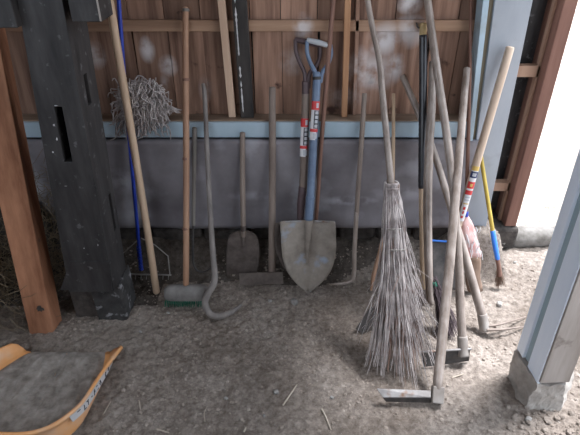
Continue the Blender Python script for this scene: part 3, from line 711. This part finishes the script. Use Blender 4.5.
# --- dark diagonal handle of the two-pronged fork hoe
ln = lean(327, 76, 1.965, .02)
t = thing('two_pronged_hoe', L(484, 326, ln), 'two-pronged hoe with long grey diagonal handle, prongs pointing right', 'hoe')
tube('handle', [L(402.5, 76, ln), L(418, 112, ln), L(434, 153, ln), L(447, 195, ln), L(462, 245, ln), L(474, 287, ln), L(483, 318, ln)], [.0115, .0125, .013, .0135, .016, .017, .0165], m_grey, t, 12)
tube('ferrule', [L(482, 314, ln), L(485, 331, ln)], [.0185, .020], m_weath, t, 10, rnd=False)
tube('prong', [G(487, 326, .030), G(497, 325, .030), G(512, 321, .024), G(526, 316.5, .004)], [.0055, .005, .0035, .0018], m_dim, t, 8)
tube('prong', [G(487, 330, .022), G(502, 329.5, .022), G(514, 328, .016), G(526, 326.5, .004)], [.0055, .005, .0035, .0018], m_dim, t, 8)
# --- black taped handle
ln = lean(303, 28, 1.955, .0)
t = thing('taped_tool', L(424, 302, ln), 'tool with light wooden shaft wrapped in black tape with yellow top', 'tool handle')
tube('shaft', [L(423, 27, ln), L(423.2, 110, ln), L(422, 185, ln), L(424, 300, ln)], [.0125, .0125, .0125, .013], m_light, t, 14)
V, Fc = [], []
pA = [L(423.2, 27+163*i/60, ln)+Vector((-.001*(i > 40), 0, 0)) for i in range(61)]
rr_ = [.0150 if i % 2 else .0142 for i in range(61)]
tube_geo(V, Fc, [L(423.2-(1.2 if i > 44 else 1.2*i/44)*(i/60), 35+153*i/60, ln) for i in range(61)], rr_, 14)
link('tape_wrap', V, Fc, m_tape, t, True)
tube('end_cap', [L(423, 24, ln), L(423, 35, ln)], .0132, m_endw, t, 12)
tube('hook', [L(421, 28, ln), L(417.5, 27, ln), L(416.5, 23, ln)], .003, m_iron, t, 6)
slab('hoe_blade', [L(x, y, (ln[0]-.02, ln[1])) for x, y in ((416, 290), (434, 290), (435, 304), (415, 304))], (0, -1, .2), .004, m_rust, t)
# --- wide grey pole with dark bristle head behind the besom
ln = lean(333, 60, 1.93, .01)
t = thing('dark_bristle_broom', L(440, 330, ln), 'broom with thick grey pole and dark bristles behind the hoes', 'broom')
tube('handle', [L(433, 62, ln), L(431.5, 110, ln), L(429, 150, ln), L(427.5, 215, ln), L(429.5, 290, ln), L(432, 304, ln)], [.014, .0155, .0165, .017, .015, .013], m_grey, t, 12)
V, Fc = [], []
for i in range(260):
    a0 = random.gauss(0, 1); p = L(434+random.gauss(0, 1.5), 283+random.gauss(0, 3), ln)+Vector((0, random.gauss(0, .006), 0))
    e = L(448+a0*6, 330+random.gauss(0, 6)-abs(a0)*2, ln); e.z = max(.006, e.z-.02*random.random()); e.y += random.gauss(0, .015)
    tube_geo(V, Fc, [p, p.lerp(e, .5)+Vector((.006, 0, -.002)), e], [.0012, .0009], 3, cap=False)
stuff(link('bristles', V, Fc, m_dbris, t))
tube('binding', [L(433.5, 283, ln), L(435, 286, ln)], .0125, m_green, t, 10)
# --- long hoe, handle running out of the picture top
ln = lean(358, 20, 1.932, .03)
t = thing('long_hoe', L(463, 356, ln), 'tallest hoe with pale curved handle rising past the wall rail', 'hoe')
tube('handle', [L(426, -12, ln), L(429, 10, ln), L(435.5, 60, ln), L(446, 130, ln), L(453, 188, ln), L(458.5, 255, ln), L(460, 300, ln), L(463, 348, ln)], [.0125, .0135, .0145, .0145, .014, .0145, .0155, .015], m_grey, t, 12)
tube('ferrule', [L(462.2, 336, ln), L(463.4, 356, ln)], [.0175, .019], m_weath, t, 10, rnd=False)
q = [G(420, 352.5, .060), G(470, 349.5, .060), G(469, 361, .004), G(424.5, 367, .004)]
nn = (q[1]-q[0]).cross(q[3]-q[0]).normalized(); nn = -nn if nn.y > 0 else nn
slab('hoe_blade', q, nn, .004, m_iron, t)
tube('worn_edge', [G(419.5, 352, .0625), G(471, 349, .0625)], [.0035, .0045], m_steel, t, 8)
# --- front hoe
ln = lean(400, 68, 1.90, .02)
t = thing('front_hoe', L(437, 400, ln), 'nearest hoe with thick pale worn handle and blade pointing left', 'hoe')
tube('handle', [L(467, 69, ln), L(463.5, 105, ln), L(457, 180, ln), L(449, 270, ln), L(441, 350, ln), L(437.5, 388, ln)], [.0122, .0135, .0150, .0165, .0165, .0165], m_grey, t, 14)
a, s, n = frame(L(441, 350, ln), L(437, 402, ln))
fA, fB = L(438, 386, ln), L(436.8, 403, ln)
c8 = []
for c, k2 in ((fB, 1.02), (fA, 1.0)):
    for du, dv in ((-1, 1), (1, 1), (1, -1), (-1, -1)): c8.append(c+s*du*.0185*k2+n*dv*.015)
hexa('ferrule', c8, m_weath, t, .003)
q = [G(376.5, 388.5, .045), G(431, 390.5, .045), G(431, 397.5, .038), G(383, 397.5, .030)]
nn = (q[1]-q[0]).cross(q[3]-q[0]).normalized(); nn = -nn if nn.z < 0 else nn
slab('hoe_blade', q, nn, .004, m_steel, t, .001)
q = [G(383, 398.2, .027), G(431, 398.2, .034), G(431, 403, .008), G(386, 402, .008)]
nn = (q[1]-q[0]).cross(q[3]-q[0]).normalized(); nn = -nn if nn.y > 0 else nn
slab('blade_shade', q, nn, .003, m_iron, t, .001)  # dark strip added as the shadow under the blade
# --- spade with a printed sticker, leaning right to left
YA, YBm = 1.87, 1.75
tp, bt = P(510, 48, YA), P(452, 247, YBm)
def S(f): return tp.lerp(bt, f)
t = thing('sticker_spade', (bt.x-.03, bt.y, .03), 'spade with pale tan handle bearing a red, white and navy sticker', 'spade')
tube('handle', [S(0), S(.35), S(.7), S(1)], [.0150, .0152, .0150, .0142], m_label_handle, t, 16, rnd=True)
def fy(y): return (y-48)/(247-48)
st = patch('sticker', S(fy(158)), S(fy(216)), .0158, -58, 58, m_white, t)
for y0_, y1_, m in ((158, 162.5, m_gold), (163.5, 170, m_navy), (174, 181, m_redp), (183, 187.5, m_redp)):
    b = patch('print', S(fy(y0_)), S(fy(y1_)), .0166, -58, 50, m, st)
for y0_, y1_, a0, a1, m in ((165, 168.3, -30, 20, m_glyph), (176, 179, -25, 10, m_gold), (189.5, 191, -40, 30, m_glyph), (192.5, 194, -40, 30, m_glyph), (196.5, 197.6, -40, 35, m_gold), (200.5, 203.5, -25, 5, m_redp), (205, 208, -20, 0, m_redp), (210, 212.5, -25, 5, m_redp)):
    patch('print', S(fy(y0_)), S(fy(y1_)), .0171, a0, a1, m, st, 4)
lnS = lean(300, 247, 1.75, .01)
blade('spade_blade', [(240, 431, 461), (243, 430.5, 461.5), (262, 431, 461), (280, 433, 459), (290, 437, 456)], L(446, 240, lnS), L(446, 290, lnS), m_iron, t, .010, .004)
tube('blade_rim', [L(431, 240.5, (lnS[0]-.006, lnS[1])), L(448, 241.5, (lnS[0]-.006, lnS[1]))], .0045, m_sky, t, 8)
# --- red cane broom with pink bristles
ln = lean(292, 2, 1.955, .005)
t = thing('pink_broom', L(474, 290, ln), 'corn broom with thin red cane handle and pink corded bristles', 'broom')
tube('handle', [L(471.5, -22, ln), L(470, 60, ln), L(468.5, 130, ln), L(466, 214, ln)], [.0055, .0062, .007, .0078], m_red, t, 10)
tube('blue_band', [L(466, 212, ln), L(465.8, 216, ln)], .0100, m_brblue, t, 12)
def head(p0, p1, w0, w1, d, ya, yb, mat, nm, par, fl=.5):
    V, Fc = [], []; rows = []
    N = 9
    for j in range(N):
        f = j/(N-1); c = L(p0+(p1-p0)*f, ya+(yb-ya)*f, ln); wv = w0+(w1-w0)*min(1, f*1.9)**.8
        for i in range(16):
            a = 2*PI*i/16; rr = 1+.10*math.sin(i*5+j)
            V.append(c+Vector((math.cos(a)*wv*rr, math.sin(a)*wv*fl*rr, 0)))
    for j in range(N-1):
        for i in range(16): q = j*16+i; q2 = j*16+(i+1) % 16; Fc.append((q, q2, q2+16, q+16))
    Fc.append(tuple(range(16))); Fc.append(tuple((N-1)*16+i for i in range(16)))
    return link(nm, V, Fc, mat, par, True)
head(465.5, 472, .009, .036, 0, 215, 256, m_pink, 'corded_bristles', t)
head(471.5, 474.5, .036, .032, 0, 255, 290, m_bris, 'bristle_ends', t)
V, Fc = [], []
for i in range(26):
    x0 = 460+random.random()*22; y0 = 226+random.random()*27
    ll = (ln[0]-.024, ln[1]); x0 = 465.5+(x0-460)*.75; p = L(x0, y0, ll); e = L(x0+random.uniform(-2, 2), y0+random.uniform(4, 9), ll)
    tube_geo(V, Fc, [p, (p+e)/2+Vector((.002, -.001, 0)), e], .0014, 4)
stuff(link('cord', V, Fc, m_white, t))
# --- yellow and blue scrubbing tool
ln = lean(287, 165, 1.875, .01)
t = thing('yellow_handled_brush', L(500, 286, ln), 'brush with thin yellow handle and bright blue lower end', 'brush')
tube('handle', [L(481, 155, ln), L(483, 170, ln), L(493, 233, ln)], [.0078, .0080, .0085], m_yel, t, 12)
tube('blue_sleeve', [L(492.6, 231, ln), L(495, 245, ln), L(497.5, 259, ln)], [.0100, .0110, .0095], m_sky, t, 12)
tube('neck', [L(497, 257, ln), L(499, 268, ln), L(499.5, 276, ln)], [.009, .009, .010], m_red, t, 10)
V, Fc = [], []
for i in range(90):
    p = L(499+random.gauss(0, .8), 265+random.random()*5, ln); e = L(499.5+random.gauss(0, 2.6), 284+random.gauss(0, 2), ln); e.y += random.gauss(0, .006); e.z = max(e.z, .005)
    tube_geo(V, Fc, [p, e], .0009, 3, cap=False)
stuff(link('bristles', V, Fc, m_bris, t))

# ------------------------------------------------------------------ besom
ln = lean(368, 2, 1.94, .015)
t = thing('twig_besom', L(399, 372, ln), 'tall besom of grey twigs bound to a long crooked stick', 'broom')
tube('stick', [L(364, -25, ln), L(367.5, 0, ln), L(373, 30, ln), L(379.5, 62, ln), L(383, 100, ln), L(387, 140, ln), L(391, 185, ln)], [.0092, .010, .0105, .0105, .0115, .0115, .012], m_grey, t, 12, wob=.07)
cA, cM, cB = L(392, 182, ln), L(395.5, 245, ln), L(399, 366, ln)
prof_r = [(182, 391.5, 5.5), (190, 392, 6.5), (205, 392.5, 8), (225, 393.5, 9.5), (245, 395, 11), (270, 396, 13.5), (300, 397, 18), (330, 398.5, 24), (355, 399, 31), (372, 400, 36)]
def pr_at(y):
    for a_, b_ in zip(prof_r[:-1], prof_r[1:]):
        if a_[0] <= y <= b_[0]: f = (y-a_[0])/(b_[0]-a_[0]); return a_[1]+(b_[1]-a_[1])*f, a_[2]+(b_[2]-a_[2])*f
    return prof_r[-1][1:] if y > 300 else prof_r[0][1:]
def twig_pts(ph, rad, y_end, wild=0):
    out = []; ys_ = [183+(y_end-183)*i/8 for i in range(9)]
    for i, y in enumerate(ys_):
        cx_, hw = pr_at(y); c = L(cx_, y, ln); dpx = (c-O).dot(Vector((0, CP, -SP)))
        r = hw/F*dpx*rad; w_ = wild*(i/8)**2
        p = c+Vector((math.cos(ph)*r, math.sin(ph)*r*.75, 0))
        p += Vector((random.gauss(0, .0036)+math.cos(ph)*w_*.04, random.gauss(0, .0030)+math.sin(ph)*w_*.02, 0))
        if p.z < .006: p.z = .006+random.random()*.006
        out.append(p)
    return out
for nm, mt, cnt in (('twig_bundle', m_twig, 330), ('inner_twig_bundle', m_twig2, 150)):
    V, Fc = [], []
    for i in range(cnt):
        ph = random.random()*2*PI; rad = random.random()**.5*(1.0 if mt is m_twig else .85)
        ye = random.triangular(300, 374, 362)
        tp_ = twig_pts(ph, rad, ye, random.random()**3*.8)
        kk = random.uniform(.7, 1.45); tube_geo(V, Fc, tp_, [.0022*kk, .0019*kk, .0014*kk, .0008], 4, cap=False)
        if random.random() < .7:
            k_ = random.randint(4, 6); p = tp_[k_]; d = (tp_[k_+1]-tp_[k_]).normalized()
            e = p+d*.075+Vector((random.gauss(0, .026), random.gauss(0, .018), 0)); e.z = max(e.z, .005)
            tube_geo(V, Fc, [p, e], [.0013, .0006], 3, cap=False)
    stuff(link(nm, V, Fc, mt, t))
for i in range(26):
    ph = random.random()*2*PI; yend = random.uniform(290, 374)
    p = twig_pts(ph, 1.0, yend, random.uniform(.5, 1.6))
    tube('twig', p, [.0022, .0018, .0008], m_twig, t, 5, 1, rnd=False)
for pts in (((391, 255), (378, 285), (364, 315), (356, 336)), ((399, 240), (410, 262), (420, 282), (424, 300)), ((402, 300), (420, 312), (430, 325), (437, 338)), ((404, 262), (416, 290), (430, 305))):
    tube('stray_twig', [L(x, y, (ln[0]-.05*(i/3), ln[1])) for i, (x, y) in enumerate(pts)], [.0020, .0015, .0008], m_twig, t, 5)
def ring(y, nm, mt, r=.0022, loops=2):
    V, Fc = [], []
    cx_, hw = pr_at(y); c = L(cx_, y, ln); dpx = (c-O).dot(Vector((0, CP, -SP))); rr = hw/F*dpx*1.03+.001
    pts = [c+Vector((math.cos(a)*rr, math.sin(a)*rr*.78, .004*loops*(a/(2*PI*loops)-.5)+.002*math.sin(a*3))) for a in [2*PI*loops*i/(24*loops) for i in range(24*loops+1)]]
    tube_geo(V, Fc, pts, r, 6); return link(nm, V, Fc, mt, t, True)
ring(184, 'top_binding', m_twig, .0035, 3); ring(188, 'top_binding', m_twig, .0028, 2)
ring(226, 'wire_binding', m_wire, .0018, 2); ring(246, 'wire_binding', m_wire, .0018, 2)
# short splintered cane beside the besom
ln2 = lean(292, 240, 1.80, .0)
pts = [L(385, 228, ln2), L(380, 252, ln2), L(374, 275, ln2), L(371, 290, ln2)]
o = tube('cane_stub', pts, [.006, .0095, .010, .005], m_bamboo, None, 9, wob=.25); rebase(o, pts[-1])
tag(o, 'short splintered orange-brown cane stub leaning behind the besom', 'stick')

# ------------------------------------------------------------------ mop head on the ledge
t = thing('mop_head', P(143, 116, 1.90), 'grey string mop head flopped over the blue ledge', 'mop')
V, Fc = [], []
c0 = P(143, 84, 1.93)
for i in range(300):
    a = random.random()
    x0 = random.gauss(141, 8); y0 = random.uniform(80, 96)
    ye = random.uniform(104, 138) if random.random() < .7 else random.uniform(95, 115)
    xe = 143+(x0-141)*1.5+random.gauss(0, 9)
    xe = min(max(xe, 112), 168)
    Yf = random.uniform(1.868, 1.955)
    pts = []
    for k_ in range(10):
        f = k_/9; x = x0+(xe-x0)*f+random.gauss(0, 2.4); y = y0+(ye-y0)*f+random.gauss(0, 2.2)
        yy = Yf if y < 108 else min(Yf, 1.895)
        pts.append(P(x, y, yy+(-.012*math.sin(f*PI))))
    tube_geo(V, Fc, smoothpath(pts, 2), .0024, 5, cap=False)
for i in range(14):
    pts = [P(160+random.gauss(0, 2), 104+random.gauss(0, 3), 1.93), P(168+random.gauss(0, 2), 109+random.gauss(0, 2), 1.935), P(174+random.random()*8, 111+random.gauss(0, 1.0), 1.94)]
    tube_geo(V, Fc, smoothpath(pts, 3), .0026, 5, cap=False)
stuff(link('yarn_strands', V, Fc, m_mop, t, True))
tube('loop', [P(135, 80, 1.93), P(138, 76, 1.935), P(143, 77, 1.935), P(146, 82, 1.93)], .003, m_mop, t, 6)
V, Fc = [], []
for j in range(8):
    for i in range(14):
        a = 2*PI*i/14; ph = PI*(j/7-.5); c = P(142, 99, 1.945)
        V.append((c.x+.072*math.cos(ph)*math.cos(a), c.y+.022*math.cos(ph)*math.sin(a), c.z+.062*math.sin(ph)))
for j in range(7):
    for i in range(14): q = j*14+i; q2 = j*14+(i+1) % 14; Fc.append((q, q2, q2+14, q+14))
link('yarn_core', V, Fc, m_mop, t, True)

# ------------------------------------------------------------------ orange scoop tray with dried mud
def rs(pts, n):                                        # resample a smooth path
    q = smoothpath(pts, 8); d = [0]
    for a_, b_ in zip(q[:-1], q[1:]): d.append(d[-1]+(b_-a_).length)
    out = []
    for i in range(n+1):
        t_ = d[-1]*i/n; k_ = 0
        while k_ < len(d)-2 and d[k_+1] < t_: k_ += 1
        out.append(q[k_].lerp(q[k_+1], (t_-d[k_])/max(1e-9, d[k_+1]-d[k_])))
    return out
NR = 56
rimR = [G(119.5, 346, .050), G(108, 361, .060), G(96, 378, .072), G(81.5, 400, .085), G(70, 411, .092), G(58, 420, .096), G(44, 427, .098), G(25, 431.5, .099), G(0, 431.5, .099), G(-30, 430, .099)]
rimL = [G(-62, 424, .098), G(-80, 408, .096), G(-72, 392, .090), G(-45, 374, .080), G(-18, 358, .066), G(2, 348.5, .054), G(13, 344, .048), G(19, 344.5, .042)]
flR = [G(109, 353, .010), G(107, 368, .010), G(101, 387, .010), G(93, 405, .010), G(83, 425, .010), G(66, 441, .010), G(42, 449, .010), G(22, 452, .010), G(0, 453, .010), G(-26, 452, .010)]
flL = [G(-52, 447, .010), G(-62, 430, .010), G(-55, 412, .010), G(-35, 393, .010), G(-12, 376, .010), G(8, 363, .010), G(20, 356, .010), G(28, 352.5, .010)]
base = G(60, 400, 0)
t = thing('scoop_tray', base, 'orange plastic scoop tray holding dried mud at lower left', 'scoop')
rims = rs(rimR+rimL, NR); floors = rs(flR+flL, NR)
far_y = (floors[0].y+floors[-1].y)/2
def spine(i):                                           # matching point on the tray's middle line
    f = floors[i]; mx_ = (floors[0].x+floors[-1].x)/2; ny = min(p.y for p in floors)
    y = min(max(f.y, ny+.16), far_y); return Vector((mx_-.02*(far_y-y), y, .009))
V, Fc = [], []; K_ = 10
for i in range(NR+1):
    fp, rp = floors[i], rims[i]; cc = spine(i)
    out = Vector((rp.x-cc.x, (rp.y-cc.y)*.9, 0)); out = out.normalized()
    fi = fp.lerp(cc, .10)
    V += [cc, cc.lerp(fi, .5), fi, fp.lerp(cc, .03)+Vector((0, 0, .006)), fp.lerp(rp, .16), fp.lerp(rp, .55)-out*.002, rp-Vector((0, 0, .004)), rp+out*.003+Vector((0, 0, .001)), rp+out*.008, rp+out*.010-Vector((0, 0, .010))]
for i in range(NR):
    for k_ in range(K_-1): q = i*K_+k_; Fc.append((q, q+1, q+K_+1, q+K_))
shell = link('tray_shell', V, Fc, m_orange, t, True)
md = shell.modifiers.new('s', 'SOLIDIFY'); md.thickness = .0035; md.offset = 0
# worn grey band with raised characters below the right rim
def rimp(v, h_, o_=0):
    j = v*18; i = int(j); f = j-i
    rp = rims[i].lerp(rims[i+1], f); fp = floors[i].lerp(floors[i+1], f); cc = spine(i)
    out = Vector((rp.x-cc.x, (rp.y-cc.y)*.9, 0)).normalized(); dn = (fp-rp); dn.normalize()
    return rp+out*(.012+o_)+dn*h_
V, Fc = [], []
for i in range(33):
    v = .12+.74*i/32; V += [rimp(v, .005), rimp(v, .028, .002)]
for i in range(32): Fc.append((2*i, 2*i+1, 2*i+3, 2*i+2))
so_ = link('rim_band', V, Fc, m_band, t); so_.modifiers.new('s', 'SOLIDIFY').thickness = .002
random.seed(21)
for i in range(12):
    if i in (1, 4): continue
    v = .16+.66*i/12; V, Fc = [], []
    for s_ in range(3):
        v0 = v+random.uniform(0, .02); v1 = v0+random.choice((0, .016, .024)); k0, k1 = random.choice(((.008, .025), (.009, .009), (.024, .024), (.016, .016)))
        if v0 == v1 and k0 == k1: v1 += .018
        tube_geo(V, Fc, [rimp(v0, k0, .002), rimp(v1, k1, .002)], .0014, 4)
    link('letter', V, Fc, m_ink, t)
# dried mud lying in the tray
V, Fc = [], []; ND = 44
for i in range(NR+1):
    fp = floors[i]; cc = spine(i)
    for k_ in range(ND+1):
        f = k_/ND; p = cc.lerp(fp, f*.93)
        e = min(1, (1-f)*7); lumps = .5+.5*fbm(p.x*13, p.y*13, 4)
        edge_ = min(1, max(0, (far_y-p.y)/.02)+.1)
        V.append((p.x, p.y, .0125+e*edge_*(.005+.009*lumps+.007*max(0, fbm(p.x*46, p.y*46, 2)))))
for i in range(NR):
    for k_ in range(ND): q = i*(ND+1)+k_; Fc.append((q, q+1, q+ND+2, q+ND+1))
tag(stuff(link('dried_mud', V, Fc, m_mud, None, True)), 'grey crust of dried mud lying in the orange tray', 'mud')

# ------------------------------------------------------------------ loose pieces on the floor
def twig(p0, p1, r, label, mat=m_strawl, mid=None, name='straw_stalk'):
    a, b = G(*p0), G(*p1); a.z = hg(a.x, a.y)+r*1.2; b.z = hg(b.x, b.y)+r*1.2
    m_ = G(*mid) if mid else (a+b)/2
    m_.z = max(hg(m_.x, m_.y)+r*1.2, (a.z+b.z)/2)
    o = tube(name, [a, m_, b], [r, r*.9, r*.6], mat, None, 7); rebase(o, a); tag(o, label, 'twig')
twig((283, 405), (297, 385), .0032, 'straight pale stalk lying on the dirt at bottom centre')
twig((322, 408), (331, 429), .0030, 'crooked whitish twig lying on dirt below the besom', mid=(326, 417))
twig((139, 400), (141, 413), .0024, 'short pale splinter pointing away from the viewer, right of the orange tray')
twig((103, 415), (111, 402), .0020, 'thin dull stalk lying close beside the orange tray')
twig((205, 421), (207, 404), .0013, 'hair-thin curved straw near the bottom edge, left of centre', mid=(204, 412))
twig((157, 429), (169, 433), .0030, 'white flake-like splinter at the bottom edge of the floor')
twig((452, 378), (464, 374), .0022, 'short pale splinter right of the nearest hoe')
twig((244, 432), (246, 428), .0030, 'tiny white chip at the very bottom edge')
twig((136, 316), (141, 306), .0018, 'thin straw leaning beside the dark post footing')
pb = [((294, 301), .014, 'grey stone beside the shovel tip'), ((276, 391), .0085, 'pale chip of stone left of the straight stalk'), ((499, 305), .011, 'brown pebble right of the two-pronged hoe'),
      ((168, 312), .006, 'whitish pebble under the push broom bristles'), ((140, 330), .006, 'light round pebble in front of the tarred post'), ((226, 398), .006, 'tan pebble near the curved hair-thin straw'),
      ((264, 415), .005, 'small tan pebble at bottom centre'), ((121, 348), .004, 'small pale pebble beside the tray corner'), ((332, 395), .006, 'small dark pebble left of the nearest hoe blade'),
      ((515, 262), .007, 'flat tan stone in the bright doorway dirt'), ((528, 420), .010, 'pale stone in front of the blue post footing'), ((270, 300), .008, 'dull clod stone left of the shovel tip')]
for (p, r, lab) in pb:
    c = G(*p); o = rock('pebble', (c.x, c.y, hg(c.x, c.y)+r*.35), r, r*.8, r*.6, m_peb, None, .9, 1, .25, r*900, r*400)
    rebase(o, (c.x, c.y, hg(c.x, c.y))); tag(o, lab, 'stone')

for o in bpy.data.objects:
    if '_b' in o: del o['_b']
